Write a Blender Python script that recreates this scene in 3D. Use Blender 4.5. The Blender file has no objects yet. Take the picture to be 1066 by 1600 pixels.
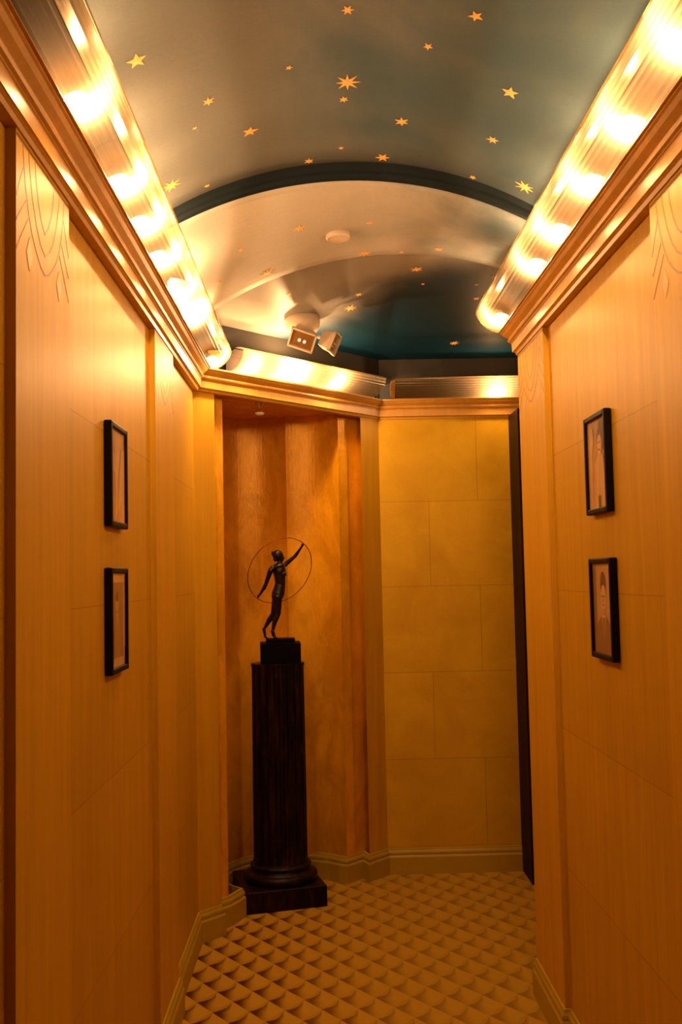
import bpy, bmesh, math, random
from mathutils import Vector, Matrix
random.seed(7)
SC = bpy.context.scene
COL = SC.collection
PI = math.pi

# ------------------------------------------------------------------ materials
def new_mat(name):
    m = bpy.data.materials.new(name); m.use_nodes = True
    nt = m.node_tree; nt.nodes.clear()
    out = nt.nodes.new('ShaderNodeOutputMaterial')
    return m, nt, out

class NT:
    """tiny node helper"""
    def __init__(s, nt): s.nt = nt
    def n(s, t, **kw):
        nd = s.nt.nodes.new(t)
        for k, v in kw.items(): setattr(nd, k, v)
        return nd
    def link(s, a, b): s.nt.links.new(a, b)
    def put(s, sock, v):
        if hasattr(v, 'is_output') or isinstance(v, bpy.types.NodeSocket): s.link(v, sock)
        else: sock.default_value = v
    def math(s, op, a, b=None, c=None, clamp=False):
        nd = s.n('ShaderNodeMath', operation=op, use_clamp=clamp)
        for i, v in enumerate((a, b, c)):
            if v is not None: s.put(nd.inputs[i], v)
        return nd.outputs[0]
    def smooth(s, v, lo, hi):
        nd = s.n('ShaderNodeMapRange', interpolation_type='SMOOTHSTEP')
        s.put(nd.inputs[0], v); nd.inputs[1].default_value = lo; nd.inputs[2].default_value = hi
        return nd.outputs[0]
    def mix(s, f, a, b, mode='MIX'):
        nd = s.n('ShaderNodeMix', data_type='RGBA', blend_type=mode)
        s.put(nd.inputs[0], f)
        for i, v in ((6, a), (7, b)):
            if isinstance(v, tuple): nd.inputs[i].default_value = (*v, 1)
            else: s.link(v, nd.inputs[i])
        return nd.outputs[2]
    def noise(s, vec, scale, detail=3, rough=.55, dist=0):
        nd = s.n('ShaderNodeTexNoise'); s.link(vec, nd.inputs['Vector'])
        nd.inputs['Scale'].default_value = scale; nd.inputs['Detail'].default_value = detail
        nd.inputs['Roughness'].default_value = rough; nd.inputs['Distortion'].default_value = dist
        return nd.outputs[0]
    def pos(s):
        return s.n('ShaderNodeNewGeometry').outputs['Position']
    def obj(s):
        return s.n('ShaderNodeTexCoord').outputs['Object']
    def mapping(s, vec, scale=(1, 1, 1), loc=(0, 0, 0), rot=(0, 0, 0)):
        nd = s.n('ShaderNodeMapping'); s.link(vec, nd.inputs[0])
        nd.inputs[1].default_value = loc; nd.inputs[2].default_value = rot; nd.inputs[3].default_value = scale
        return nd.outputs[0]
    def xyz(s, vec):
        nd = s.n('ShaderNodeSeparateXYZ'); s.link(vec, nd.inputs[0]); return nd.outputs
    def bump(s, h, strength=.2, dist=.01):
        nd = s.n('ShaderNodeBump'); s.link(h, nd.inputs['Height'])
        nd.inputs['Strength'].default_value = strength; nd.inputs['Distance'].default_value = dist
        return nd.outputs[0]
    def bsdf(s, out, color, rough=.5, metal=0., spec=.5, normal=None, coat=0.):
        p = s.n('ShaderNodeBsdfPrincipled')
        if isinstance(color, tuple): p.inputs['Base Color'].default_value = (*color, 1)
        else: s.link(color, p.inputs['Base Color'])
        s.put(p.inputs['Roughness'], rough); p.inputs['Metallic'].default_value = metal
        p.inputs['Specular IOR Level'].default_value = spec
        p.inputs['Coat Weight'].default_value = coat
        if normal is not None: s.link(normal, p.inputs['Normal'])
        s.link(p.outputs[0], out.inputs[0]); return p

def simple(name, color, rough=.5, metal=0., spec=.5, var=.12, scale=30, bump=0., coat=0.):
    m, nt, out = new_mat(name); k = NT(nt)
    v = k.obj(); nz = k.noise(v, scale)
    dark = tuple(c * (1 - var) for c in color); light = tuple(min(1, c * (1 + var)) for c in color)
    c = k.mix(nz, dark, light)
    nrm = k.bump(nz, bump, .002) if bump else None
    k.bsdf(out, c, rough, metal, spec, nrm, coat)
    return m

def wood(name, c1, c2, rough=.46, spec=.22, grain=1., joints=True, zoff=.134, zp=.4517):
    """vertical-grain veneer with hairline panel joints every zp metres"""
    m, nt, out = new_mat(name); k = NT(nt)
    p = k.pos()
    g1 = k.noise(k.mapping(p, (9, 9, .45)), 3.0, 4, .6, .4)
    g2 = k.noise(k.mapping(p, (70, 70, 1.6)), 3.0, 2, .5, .2)
    cl = k.noise(p, 1.3, 3, .55)
    f = k.math('ADD', k.math('MULTIPLY', g1, .55 * grain), k.math('MULTIPLY', g2, .2 * grain))
    f = k.math('ADD', f, k.math('MULTIPLY', cl, .35))
    f = k.smooth(f, .25, .85)
    c = k.mix(f, c1, c2)
    if joints:
        z = k.xyz(p)[2]
        fr = k.math('FRACT', k.math('DIVIDE', k.math('SUBTRACT', z, zoff), zp))
        d = k.math('MINIMUM', fr, k.math('SUBTRACT', 1.0, fr))
        ln = k.math('SUBTRACT', 1.0, k.smooth(d, .0, .006))
        c = k.mix(k.math('MULTIPLY', ln, .45), c, tuple(x * .35 for x in c1))
        # a touch of tone change from leaf to leaf
        cell = k.math('FLOOR', k.math('DIVIDE', k.math('SUBTRACT', z, zoff), zp))
        wn = k.n('ShaderNodeTexWhiteNoise', noise_dimensions='1D'); k.link(cell, wn.inputs['W'])
        c = k.mix(k.math('MULTIPLY', wn.outputs[0], .16), c, tuple(x * .7 for x in c1))
    k.bsdf(out, c, rough, 0, spec, k.bump(g2, .05, .002))
    return m

def parchment(name):
    """pale goat-skin-like blocks laid in running bond"""
    m, nt, out = new_mat(name); k = NT(nt)
    p = k.pos(); x, y, z = k.xyz(p)
    row = k.math('DIVIDE', k.math('SUBTRACT', z, .134), .4517)
    rf = k.math('FLOOR', row)
    odd = k.math('MODULO', k.math('ADD', rf, 10.0), 2.0)
    xx = k.math('DIVIDE', k.math('SUBTRACT', x, .298), .524)
    xx = k.math('ADD', xx, k.math('MULTIPLY', k.math('SUBTRACT', 1.0, odd), 0.0))
    xx = k.math('ADD', xx, k.math('MULTIPLY', odd, .5))
    def edge(v):
        fr = k.math('FRACT', v)
        return k.math('MINIMUM', fr, k.math('SUBTRACT', 1.0, fr))
    lx = k.math('SUBTRACT', 1.0, k.smooth(edge(xx), 0, .007))
    lz = k.math('SUBTRACT', 1.0, k.smooth(edge(row), 0, .007))
    ln = k.math('MAXIMUM', lx, lz)
    cv = k.n('ShaderNodeCombineXYZ'); k.link(k.math('FLOOR', xx), cv.inputs[0]); k.link(rf, cv.inputs[1])
    wn = k.n('ShaderNodeTexWhiteNoise', noise_dimensions='2D'); k.link(cv.outputs[0], wn.inputs['Vector'])
    n1 = k.noise(p, 3.5, 5, .62, .6); n2 = k.noise(p, 160, 2, .6)
    f = k.math('ADD', k.math('MULTIPLY', n1, .9), k.math('MULTIPLY', n2, .25))
    c = k.mix(k.smooth(f, .3, .85), (.50, .29, .004), (.65, .41, .010))
    c = k.mix(k.math('MULTIPLY', wn.outputs[0], .3), c, (.47, .29, .004))
    c = k.mix(k.math('MULTIPLY', ln, .5), c, (.2, .09, .01))
    k.bsdf(out, c, .55, 0, .3, k.bump(n2, .04, .001))
    return m

def gilded(name):
    m, nt, out = new_mat(name); k = NT(nt)
    p = k.pos()
    n1 = k.noise(k.mapping(p, (1, 1, .5)), 7, 5, .65, .8); n2 = k.noise(k.mapping(p, (1, 1, .35)), 45, 4, .7, .3)
    c = k.mix(k.smooth(n1, .35, .7), (.64, .315, .006), (.84, .44, .015))
    stain = k.smooth(k.noise(k.mapping(p, (1, 1, .45)), 3.1, 2, .5), .60, .74)
    c = k.mix(k.math('MULTIPLY', stain, .45), c, (.30, .10, .012))
    k.bsdf(out, c, k.math('ADD', .26, k.math('MULTIPLY', n1, .2)), .22, .5, k.bump(n2, .45, .006))
    return m

def carpet(name):
    """woven fish-scale repeat: .131 m wide, rows .0885 m apart"""
    m, nt, out = new_mat(name); k = NT(nt)
    p = k.pos()
    wob = k.noise(p, 14, 2); wb = k.math('MULTIPLY', k.math('SUBTRACT', wob, .5), .014)
    x, y, z = k.xyz(p)
    u = k.math('DIVIDE', k.math('ADD', k.math('ADD', x, .502), wb), .0655)
    v = k.math('DIVIDE', k.math('ADD', k.math('SUBTRACT', 4.338, y), wb), .0885)
    P = k.math('MULTIPLY', k.math('ADD', v, u), .5); Q = k.math('MULTIPLY', k.math('SUBTRACT', v, u), .5)
    def arc(a, b, amt):      # bow the lower edges of each scale
        return k.math('ADD', a, k.math('MULTIPLY', k.math('SINE', k.math('MULTIPLY', b, PI)), amt))
    fp = k.math('FRACT', P); fq = k.math('FRACT', Q)
    # each scale overhangs the next: its lower right edge bows into the neighbour, whose left half is dark yarn
    cres = k.math('SUBTRACT', fp, k.math('MULTIPLY', k.math('SINE', k.math('MULTIPLY', fq, PI)), .17))
    own = k.smooth(cres, -.015, .03)
    ul = k.math('SUBTRACT', fp, fq)
    lite = k.smooth(ul, -.62, .10)
    deep = k.math('MULTIPLY', k.smooth(cres, .30, .0), k.smooth(ul, .05, -.1))
    lite = k.math('MULTIPLY', lite, k.math('SUBTRACT', 1.0, k.math('MULTIPLY', deep, .7)))
    low = k.math('SUBTRACT', 1.0, k.math('MULTIPLY', k.smooth(fq, .45, 1.0), .25))
    val = k.math('ADD', k.math('MULTIPLY', own, k.math('MULTIPLY', lite, low)), k.math('MULTIPLY', k.math('SUBTRACT', 1.0, own), .78))
    # the contrast of the weave fades where the pile is worn, along the middle of the run
    pile = k.noise(p, 420, 2, .6); big = k.noise(p, 1.6, 3)
    c = k.mix(val, (.085, .019, .004), (.49, .288, .022))
    worn = k.smooth(k.math('ADD', x, k.math('MULTIPLY', big, .35)), -.25, .55)
    c = k.mix(k.math('MULTIPLY', worn, .55), c, (.41, .25, .016))
    c = k.mix(k.math('MULTIPLY', pile, .35), c, k.mix(.5, c, (.05, .015, .005)))
    h = k.math('ADD', k.math('MULTIPLY', val, .5), k.math('MULTIPLY', pile, .5))
    k.bsdf(out, c, .95, 0, .08, k.bump(h, .5, .004))
    return m

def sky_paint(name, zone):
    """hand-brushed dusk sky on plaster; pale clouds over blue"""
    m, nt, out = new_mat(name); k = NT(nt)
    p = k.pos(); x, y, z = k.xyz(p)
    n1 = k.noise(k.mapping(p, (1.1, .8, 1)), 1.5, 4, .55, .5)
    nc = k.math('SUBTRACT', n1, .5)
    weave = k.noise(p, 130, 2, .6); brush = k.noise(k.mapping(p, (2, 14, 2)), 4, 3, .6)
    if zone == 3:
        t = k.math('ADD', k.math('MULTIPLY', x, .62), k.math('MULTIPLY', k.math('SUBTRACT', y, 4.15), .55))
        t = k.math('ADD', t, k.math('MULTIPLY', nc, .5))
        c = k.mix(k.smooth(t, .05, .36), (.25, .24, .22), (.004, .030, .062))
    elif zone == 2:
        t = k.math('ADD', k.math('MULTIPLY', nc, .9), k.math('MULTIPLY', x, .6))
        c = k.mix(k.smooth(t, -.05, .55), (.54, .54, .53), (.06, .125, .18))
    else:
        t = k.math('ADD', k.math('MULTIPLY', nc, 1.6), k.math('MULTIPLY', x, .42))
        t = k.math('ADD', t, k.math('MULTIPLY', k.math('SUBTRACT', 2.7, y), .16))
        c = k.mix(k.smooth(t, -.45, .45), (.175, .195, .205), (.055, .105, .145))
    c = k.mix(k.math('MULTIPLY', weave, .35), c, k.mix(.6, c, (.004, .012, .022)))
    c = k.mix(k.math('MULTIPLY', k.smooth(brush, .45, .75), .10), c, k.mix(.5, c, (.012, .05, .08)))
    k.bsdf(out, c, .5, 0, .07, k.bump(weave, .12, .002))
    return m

def shade_glass(name):
    m, nt, out = new_mat(name); k = NT(nt)
    p = k.pos(); nz = k.noise(p, 40, 2)
    tr = k.n('ShaderNodeBsdfTranslucent'); k.link(k.mix(nz, (.44, .31, .15), (.50, .365, .19)), tr.inputs[0])
    tp = k.n('ShaderNodeBsdfTransparent'); tp.inputs[0].default_value = (1, .86, .62, 1)
    df = k.n('ShaderNodeBsdfDiffuse'); df.inputs[0].default_value = (.30, .20, .09, 1)
    gl = k.n('ShaderNodeBsdfGlossy'); gl.inputs[0].default_value = (.9, .85, .75, 1); gl.inputs['Roughness'].default_value = .25
    def mx(f, a, b):
        nd = k.n('ShaderNodeMixShader'); nd.inputs[0].default_value = f
        k.link(a, nd.inputs[1]); k.link(b, nd.inputs[2]); return nd.outputs[0]
    s = mx(.22, tr.outputs[0], df.outputs[0]); s = mx(.54, s, tp.outputs[0]); s = mx(.06, s, gl.outputs[0])
    k.link(s, out.inputs[0]); return m

def bulb_glass(name):
    m, nt, out = new_mat(name); k = NT(nt)
    tp = k.n('ShaderNodeBsdfTransparent'); tp.inputs[0].default_value = (1, .95, .85, 1)
    em = k.n('ShaderNodeEmission'); em.inputs[0].default_value = (1, .62, .28, 1); em.inputs[1].default_value = 60
    mx = k.n('ShaderNodeMixShader'); mx.inputs[0].default_value = .2
    k.link(tp.outputs[0], mx.inputs[1]); k.link(em.outputs[0], mx.inputs[2]); k.link(mx.outputs[0], out.inputs[0])
    return m

def pane_glass(name):
    m, nt, out = new_mat(name); k = NT(nt)
    tp = k.n('ShaderNodeBsdfTransparent'); gl = k.n('ShaderNodeBsdfGlossy'); gl.inputs['Roughness'].default_value = .03
    lw = k.n('ShaderNodeLayerWeight'); fr = k.math('ADD', .03, k.math('MULTIPLY', k.math('POWER', lw.outputs['Facing'], 5.0), .4))
    mx = k.n('ShaderNodeMixShader'); k.link(fr, mx.inputs[0])
    k.link(tp.outputs[0], mx.inputs[1]); k.link(gl.outputs[0], mx.inputs[2]); k.link(mx.outputs[0], out.inputs[0])
    return m

M = dict(
    wall=wood('honey_veneer', (.45, .244, .006), (.63, .364, .018)),
    pil=wood('pilaster_veneer', (.49, .264, .007), (.66, .385, .022), joints=False),
    corn=wood('cornice_wood', (.46, .24, .04), (.61, .335, .07), .38, .5, joints=False),
    parch=parchment('parchment_blocks'), gilt=gilded('gilded_plaster'),
    base=simple('baseboard_paint', (.42, .29, .015), .45, var=.1, scale=8),
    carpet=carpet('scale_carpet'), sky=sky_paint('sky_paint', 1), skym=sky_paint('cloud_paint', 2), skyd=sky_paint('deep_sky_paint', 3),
    navy=simple('navy_paint', (.010, .018, .026), .6, 0, .1, var=.2, scale=9),
    fascia=simple('taupe_paint', (.034, .032, .029), .6, 0, .2, var=.12, scale=10),
    star=simple('gold_leaf', (.86, .50, .16), .5, .0, .4, var=.18, scale=60),
    cap=simple('amber_end_cap', (.22, .105, .022), .3, .4, var=.15, scale=40),
    baffle=simple('baffle_metal', (.012, .007, .003), .8, 0, .05, var=.1, scale=40),  # for the light-blocking sheet added inside the cove troughs
    shade=shade_glass('frosted_amber_glass'), bulb=bulb_glass('bulb_glass'),
    brass=simple('brass', (.60, .38, .14), .35, .9, scale=60),
    inlay=simple('dark_inlay', (.25, .105, .003), .45, var=.15, scale=50),
    inlay_light=simple('pale_inlay', (.56, .32, .05), .4, var=.08, scale=50),
    black_frame=simple('black_frame_wood', (.004, .003, .002), .5, 0, .12, var=.3, scale=50),
    mahog=simple('dark_door_wood', (.012, .003, .001), .5, 0, .1, var=.35, scale=14),
    black_marble=simple('black_marble', (.002, .0015, .0015), .55, 0, .06, var=.5, scale=14),
    bronze=simple('dark_bronze', (.005, .0025, .002), .38, .15, var=.35, scale=25),
    hoop=simple('hoop_bronze', (.24, .035, .010), .4, .2, scale=25),
    cream=simple('cream_plastic', (.55, .47, .40), .45, var=.04, scale=30),
    reflector=simple('reflector', (.75, .55, .30), .16, .9, var=.15, scale=90, bump=.3),
    white=simple('white_enamel', (.75, .68, .58), .4, var=.05, scale=40),
    photo_pale=simple('photo_pale_paper', (.72, .48, .24), .5, var=.06, scale=20),
    photo_mid=simple('photo_mid_tone', (.40, .22, .09), .5, var=.15, scale=24),
    photo_tan=simple('photo_tan_tone', (.58, .36, .17), .5, var=.10, scale=24),
    photo_dark=simple('photo_dark_tone', (.10, .045, .02), .5, var=.25, scale=24),
    photo_back=simple('photo_back_tone', (.30, .16, .06), .5, var=.15, scale=12),
    pane=pane_glass('picture_glass'),
)
def lamp_lit(name):
    m, nt, out = new_mat(name); em = nt.nodes.new('ShaderNodeEmission')
    em.inputs[0].default_value = (1, .75, .45, 1); em.inputs[1].default_value = 1.2
    nt.links.new(em.outputs[0], out.inputs[0]); return m

# pedestal: dark red-brown stone / wood with worn streaks
def pedestal_mat():
    m, nt, out = new_mat('dark_mottled_mahogany'); k = NT(nt)
    p = k.pos(); a = k.noise(k.mapping(p, (30, 30, 5)), 1, 5, .65, .6); b = k.noise(p, 55, 3, .7)
    c = k.mix(k.smooth(a, .42, .75), (.004, .0018, .0012), (.030, .009, .004))
    c = k.mix(k.math('MULTIPLY', k.smooth(b, .62, .78), .4), c, (.08, .028, .012))
    k.bsdf(out, c, .38, 0, .16, k.bump(b, .15, .002)); return m
M['ped'] = pedestal_mat()

# ------------------------------------------------------------------ mesh helpers
def link(name, bm, mats, parent=None, smooth=False, origin=None):
    """bm in world coordinates; with a parent the verts are moved into the parent's frame"""
    bmesh.ops.recalc_face_normals(bm, faces=bm.faces)
    if origin is None and parent is not None: origin = parent.location if parent.type == 'EMPTY' else None
    me = bpy.data.meshes.new(name)
    if origin is not None:
        for v in bm.verts: v.co -= Vector(origin)
    if smooth:
        for f in bm.faces: f.smooth = True
    bm.to_mesh(me); bm.free()
    if not isinstance(mats, (list, tuple)): mats = [mats]
    for m_ in mats: me.materials.append(m_)
    o = bpy.data.objects.new(name, me); COL.objects.link(o)
    if parent is not None: o.parent = parent
    return o
def struct(name, bm, mats, smooth=False, parent=None):
    o = link(name, bm, mats, parent, smooth); 
    if parent is None: o['kind'] = 'structure'
    return o
def thing(name, label, cat, loc, group=None):
    o = bpy.data.objects.new(name, None); COL.objects.link(o); o.location = loc
    o.empty_display_size = .1
    o['label'] = label; o['category'] = cat
    if group: o['group'] = group
    return o
def box(bm, a, b, mi=0):
    r = bmesh.ops.create_cube(bm, size=1)
    for v in r['verts']:
        v.co = Vector(((a[i] + b[i]) / 2 + v.co[i] * (b[i] - a[i]) for i in range(3)))
    for f in {f for v in r['verts'] for f in v.link_faces}: f.material_index = mi
    return r['verts']
def bevel(bm, w, seg=2):
    bmesh.ops.bevel(bm, geom=list(bm.edges), offset=w, segments=seg, affect='EDGES', profile=.5, clamp_overlap=True)
def prism(bm, pts, z0, z1, mi=0):
    lo = [bm.verts.new((x, y, z0)) for x, y in pts]; hi = [bm.verts.new((x, y, z1)) for x, y in pts]
    n = len(pts)
    fs = [bm.faces.new(lo[::-1]), bm.faces.new(hi)]
    for i in range(n): fs.append(bm.faces.new((lo[i], lo[(i + 1) % n], hi[(i + 1) % n], hi[i])))
    for f in fs: f.material_index = mi
def lathe(bm, prof, c=(0, 0, 0), seg=48, axis=None):
    """prof: list of (r,z)"""
    rows = []
    for r, z in prof:
        rows.append([bm.verts.new((r * math.cos(2 * PI * i / seg), r * math.sin(2 * PI * i / seg), z)) for i in range(seg)])
    for a, b in zip(rows, rows[1:]):
        for i in range(seg): bm.faces.new((a[i], a[(i + 1) % seg], b[(i + 1) % seg], b[i]))
    bm.faces.new(rows[0][::-1]); bm.faces.new(rows[-1])
    vs = [v for r in rows for v in r]
    if axis is not None:
        q = Vector((0, 0, 1)).rotation_difference(Vector(axis).normalized())
        for v in vs: v.co = q @ v.co
    for v in vs: v.co += Vector(c)
    return vs
def sweep(bm, path, prof, side=1, closed_prof=True, caps=True):
    """path: plan points; prof: (out,z); side=+1 room lies to the right of travel. mitred."""
    n = len(path); rows = []
    for i, p in enumerate(path):
        def nrm(a, b):
            d = Vector((b[0] - a[0], b[1] - a[1])).normalized(); return Vector((d.y, -d.x)) * side
        if i == 0: mvec = nrm(path[0], path[1])
        elif i == n - 1: mvec = nrm(path[-2], path[-1])
        else:
            n1, n2 = nrm(path[i - 1], p), nrm(p, path[i + 1]); s = (n1 + n2)
            mvec = s / (1 + n1.dot(n2))
        rows.append([bm.verts.new((p[0] + mvec.x * o, p[1] + mvec.y * o, z)) for o, z in prof])
    m = len(prof)
    for a, b in zip(rows, rows[1:]):
        for j in range(m if closed_prof else m - 1):
            bm.faces.new((a[j], a[(j + 1) % m], b[(j + 1) % m], b[j]))
    if caps and closed_prof: bm.faces.new(rows[0]); bm.faces.new(rows[-1][::-1])
def tube(bm, pts, r, seg=10, closed=False):
    pts = [Vector(p) for p in pts]; n = len(pts); rows = []
    up = Vector((0, 0, 1))
    for i, p in enumerate(pts):
        a = pts[i - 1] if (i or closed) else pts[0]; b = pts[(i + 1) % n] if (i < n - 1 or closed) else pts[-1]
        t = (b - a).normalized(); s = t.cross(up)
        if s.length < .05: s = t.cross(Vector((0, 1, 0)))
        s.normalize(); w = s.cross(t)
        rr = r[i] if isinstance(r, (list, tuple)) else r
        rows.append([bm.verts.new(p + rr * (s * math.cos(2 * PI * j / seg) + w * math.sin(2 * PI * j / seg))) for j in range(seg)])
    for i in range(n if closed else n - 1):
        a, b = rows[i], rows[(i + 1) % n]
        for j in range(seg): bm.faces.new((a[j], a[(j + 1) % seg], b[(j + 1) % seg], b[j]))
    if not closed: bm.faces.new(rows[0][::-1]); bm.faces.new(rows[-1])

# ------------------------------------------------------------------ plan of the place
LW, LP = -.57, -.55           # left wall panel face / pilaster face
RW, RP = .775, .755           # right wall panel face / pilaster face
YB = -1.2                     # how far the corridor is built behind the camera
Q = Vector((.30, 5.34)); D2 = Vector((.6816, .7317)); N2 = Vector((.7317, -.6816))   # corner, diagonal wall direction, its normal into the room
BACKY = 5.34; XR = 2.6; WEND = 3.80
def dg(t, out=0.):            # point on the diagonal wall, t metres before the corner, out into the room
    p = Q - D2 * t + N2 * out; return (p.x, p.y)
A = (LW, 5.34 - .7317 * (.30 - LW) / .6816)
tB = (.30 + .485) / .6816; tP = (.30 - .20) / .6816
ZC = 2.395                    # underside of the cornice
ZTOP = 3.0

# floor ----------------------------------------------------------------
bm = bmesh.new(); box(bm, (-1.2, YB - .2, -.06), (XR + .1, 6.0, 0)); floor = struct('floor', bm, M['carpet'])

# corridor walls ---------------------------------------------------------
bm = bmesh.new(); prism(bm, [(LW, YB), (LW, A[1]), (LW - .15, A[1] + .1), (LW - .15, YB)], 0, ZTOP); struct('wall_left', bm, M['wall'])
bm = bmesh.new(); box(bm, (RW, YB, 0), (XR, WEND, ZTOP)); struct('wall_right', bm, M['wall'])
bm = bmesh.new(); box(bm, (LW - .15, YB - .1, 0), (XR, YB, ZTOP)); struct('wall_rear', bm, M['mahog'])
bm = bmesh.new(); box(bm, (XR, WEND - .1, 0), (XR + .1, BACKY + .2, ZTOP)); struct('wall_far_right', bm, M['wall'])
# back wall
bm = bmesh.new(); prism(bm, [(Q.x, BACKY), (XR, BACKY), (XR, BACKY + .12), (Q.x - .06, BACKY + .12)], 0, ZTOP)
struct('wall_back', bm, M['parch'])
# diagonal wall: left pier, right pier and the header over the niche
SL1 = dg(tB, -.065); SL2 = dg(tB - .105, -.065); SR1 = dg(tP, -.065); SR2 = dg(tP + .105, -.065)
bm = bmesh.new()
prism(bm, [A, dg(tB), dg(tB, -.10), dg(tB + .16, -.10)], 0, ZTOP)
prism(bm, [tuple(Q), (Q.x - .03, Q.y + .12), (.225, 5.375), dg(tP)], 0, ZTOP)
prism(bm, [dg(tB), dg(tP), dg(tP, -.12), dg(tB, -.12)], ZC + .004, ZTOP)
struct('wall_diagonal', bm, M['pil'])
# gilded jamb strips stepped back inside the opening
bm = bmesh.new()
prism(bm, [dg(tB + .01, -.065), SL2, dg(tB - .105, -.10), dg(tB + .01, -.10)], 0, ZC + .004)
ps = tuple(Vector(SR2) + D2 * .19); pb = tuple(Vector(ps) - N2 * .035)
prism(bm, [pb, SR2, ps], 0, ZC + .004)
struct('trim_9', bm, M['gilt'])
# niche: three scalloped flutes behind the opening
C0, C1 = Vector((-.560, 5.02)), Vector((-.196, 5.285))
def bulge(a, b, sag, n, c=Vector((-.20, 4.97))):
    a = Vector(a); b = Vector(b); mid = (a + b) / 2; d = b - a; nn = Vector((d.y, -d.x)).normalized()
    if (mid + nn - c).length < (mid - nn - c).length: nn = -nn
    h = d.length / 2; R = (h * h + sag * sag) / (2 * sag); ang = math.asin(min(1, h / R)); out = []
    for i in range(n + 1):
        th = -ang + 2 * ang * i / n
        out.append(tuple(mid + d.normalized() * R * math.sin(th) + nn * (R * math.cos(th) - (R - sag))))
    return out
inner = bulge(dg(tB - .105, -.09), C0, .04, 10)[:-1] + bulge(C0, C1, .205, 40)[:-1] + bulge(C1, dg(tP + .105, -.066), .052, 16)
NC = Vector((-.20, 4.97))
outer = [tuple(Vector(p) + (Vector(p) - NC).normalized() * .06) for p in inner]
bm = bmesh.new()
lo = [bm.verts.new((*p, 0)) for p in inner]; hi = [bm.verts.new((*p, ZC + .08)) for p in inner]
lo2 = [bm.verts.new((*p, 0)) for p in outer]; hi2 = [bm.verts.new((*p, ZC + .08)) for p in outer]
for i in range(len(inner) - 1):
    bm.faces.new((lo[i], lo[i + 1], hi[i + 1], hi[i])); bm.faces.new((lo2[i + 1], lo2[i], hi2[i], hi2[i + 1]))
    bm.faces.new((hi[i], hi[i + 1], hi2[i + 1], hi2[i])); bm.faces.new((lo[i + 1], lo[i], lo2[i], lo2[i + 1]))
for i in (0, -1): bm.faces.new((lo[i], hi[i], hi2[i], lo2[i]))
struct('wall_niche', bm, M['gilt'])
# soffit over the niche
bm = bmesh.new(); prism(bm, [dg(tB, -.005)] + outer + [dg(tP, -.005)], ZC + .006, ZC + .05); struct('ceiling_niche', bm, M['gilt'])

# pilasters with marquetry ------------------------------------------------
def inlay_curves(w):
    L = [[(.043, 2.368), (.050, 2.335), (.060, 2.296), (.081, 2.252), (.105, 2.217), (.135, 2.192), (.165, 2.173), (.195, 2.164)],
         [(.082, 2.370), (.090, 2.335), (.106, 2.290), (.133, 2.247), (.162, 2.218), (.195, 2.204)],
         [(.125, 2.369), (.132, 2.335), (.148, 2.297), (.170, 2.265), (.195, 2.248)],
         [(.050, 2.330), (.026, 2.294), (.004, 2.258)], [(.066, 2.270), (.036, 2.242), (.004, 2.213)],
         [(.081, 2.240), (.042, 2.200), (.004, 2.160)]]
    k = w / .39
    out = [[(s * k, z) for s, z in l] for l in L] + [[(w - s * k, z) for s, z in l] for l in L]
    out.append([(.004, 2.374), (w - .004, 2.374)])
    return out, [[(.086 * k, 2.206), (.106 * k, 2.172), (.086 * k, 2.140), (.066 * k, 2.172)],
                 [(w - .086 * k, 2.206), (w - .066 * k, 2.172), (w - .086 * k, 2.140), (w - .106 * k, 2.172)]]
def flat_strip(bm, pts, w, f, depth):
    """ribbon with real thickness lying on the face; f(s,z,d) -> world"""
    n = len(pts); rows = []
    for i, (s, z) in enumerate(pts):
        a = pts[max(0, i - 1)]; b = pts[min(n - 1, i + 1)]
        d = Vector((b[0] - a[0], b[1] - a[1])).normalized(); nn = Vector((-d.y, d.x)) * w / 2
        rows.append([bm.verts.new(f(s + sg * nn.x, z + sg * nn.y, dd)) for sg, dd in ((-1, -.001), (-1, depth), (1, depth), (1, -.001))])
    for a, b in zip(rows, rows[1:]):
        for j in range(4): bm.faces.new((a[j], a[(j + 1) % 4], b[(j + 1) % 4], b[j]))
    bm.faces.new(rows[0]); bm.faces.new(rows[-1][::-1])
def flat_poly(bm, pts, f, depth):
    lo = [bm.verts.new(f(s, z, -.001)) for s, z in pts]; hi = [bm.verts.new(f(s, z, depth)) for s, z in pts]; n = len(pts)
    bm.faces.new(lo); bm.faces.new(hi[::-1])
    for i in range(n): bm.faces.new((lo[i], lo[(i + 1) % n], hi[(i + 1) % n], hi[i]))
def pilaster(no, side, y0, y1):
    face, back = (LP, LW) if side < 0 else (RP, RW)
    bm = bmesh.new(); box(bm, (min(face, back) - (.01 if side < 0 else 0), y0, 0), (max(face, back) + (.01 if side > 0 else 0), y1, ZC + .03))
    o = struct('trim_%d' % no, bm, M['pil'])
    f = (lambda s, z, d: (face + (d if side < 0 else -d), y1 - s, z))
    curves, dias = inlay_curves(y1 - y0)
    bm = bmesh.new()
    for c in curves: flat_strip(bm, c, .0042, f, .0004)
    i1 = link('inlay', bm, M['inlay'], o); i1['label'] = 'dark drapery line inlay'
    bm = bmesh.new()
    for dd in dias: flat_poly(bm, dd, f, .0005)
    i2 = link('diamond_inlay', bm, M['inlay_light'], o); i2['label'] = 'pale diamond inlay'
pilaster(1, -1, 1.80, 2.18); pilaster(2, -1, 3.30, 3.70)
pilaster(3, 1, 1.84, 2.23); pilaster(4, 1, 3.36, 3.80)

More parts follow.
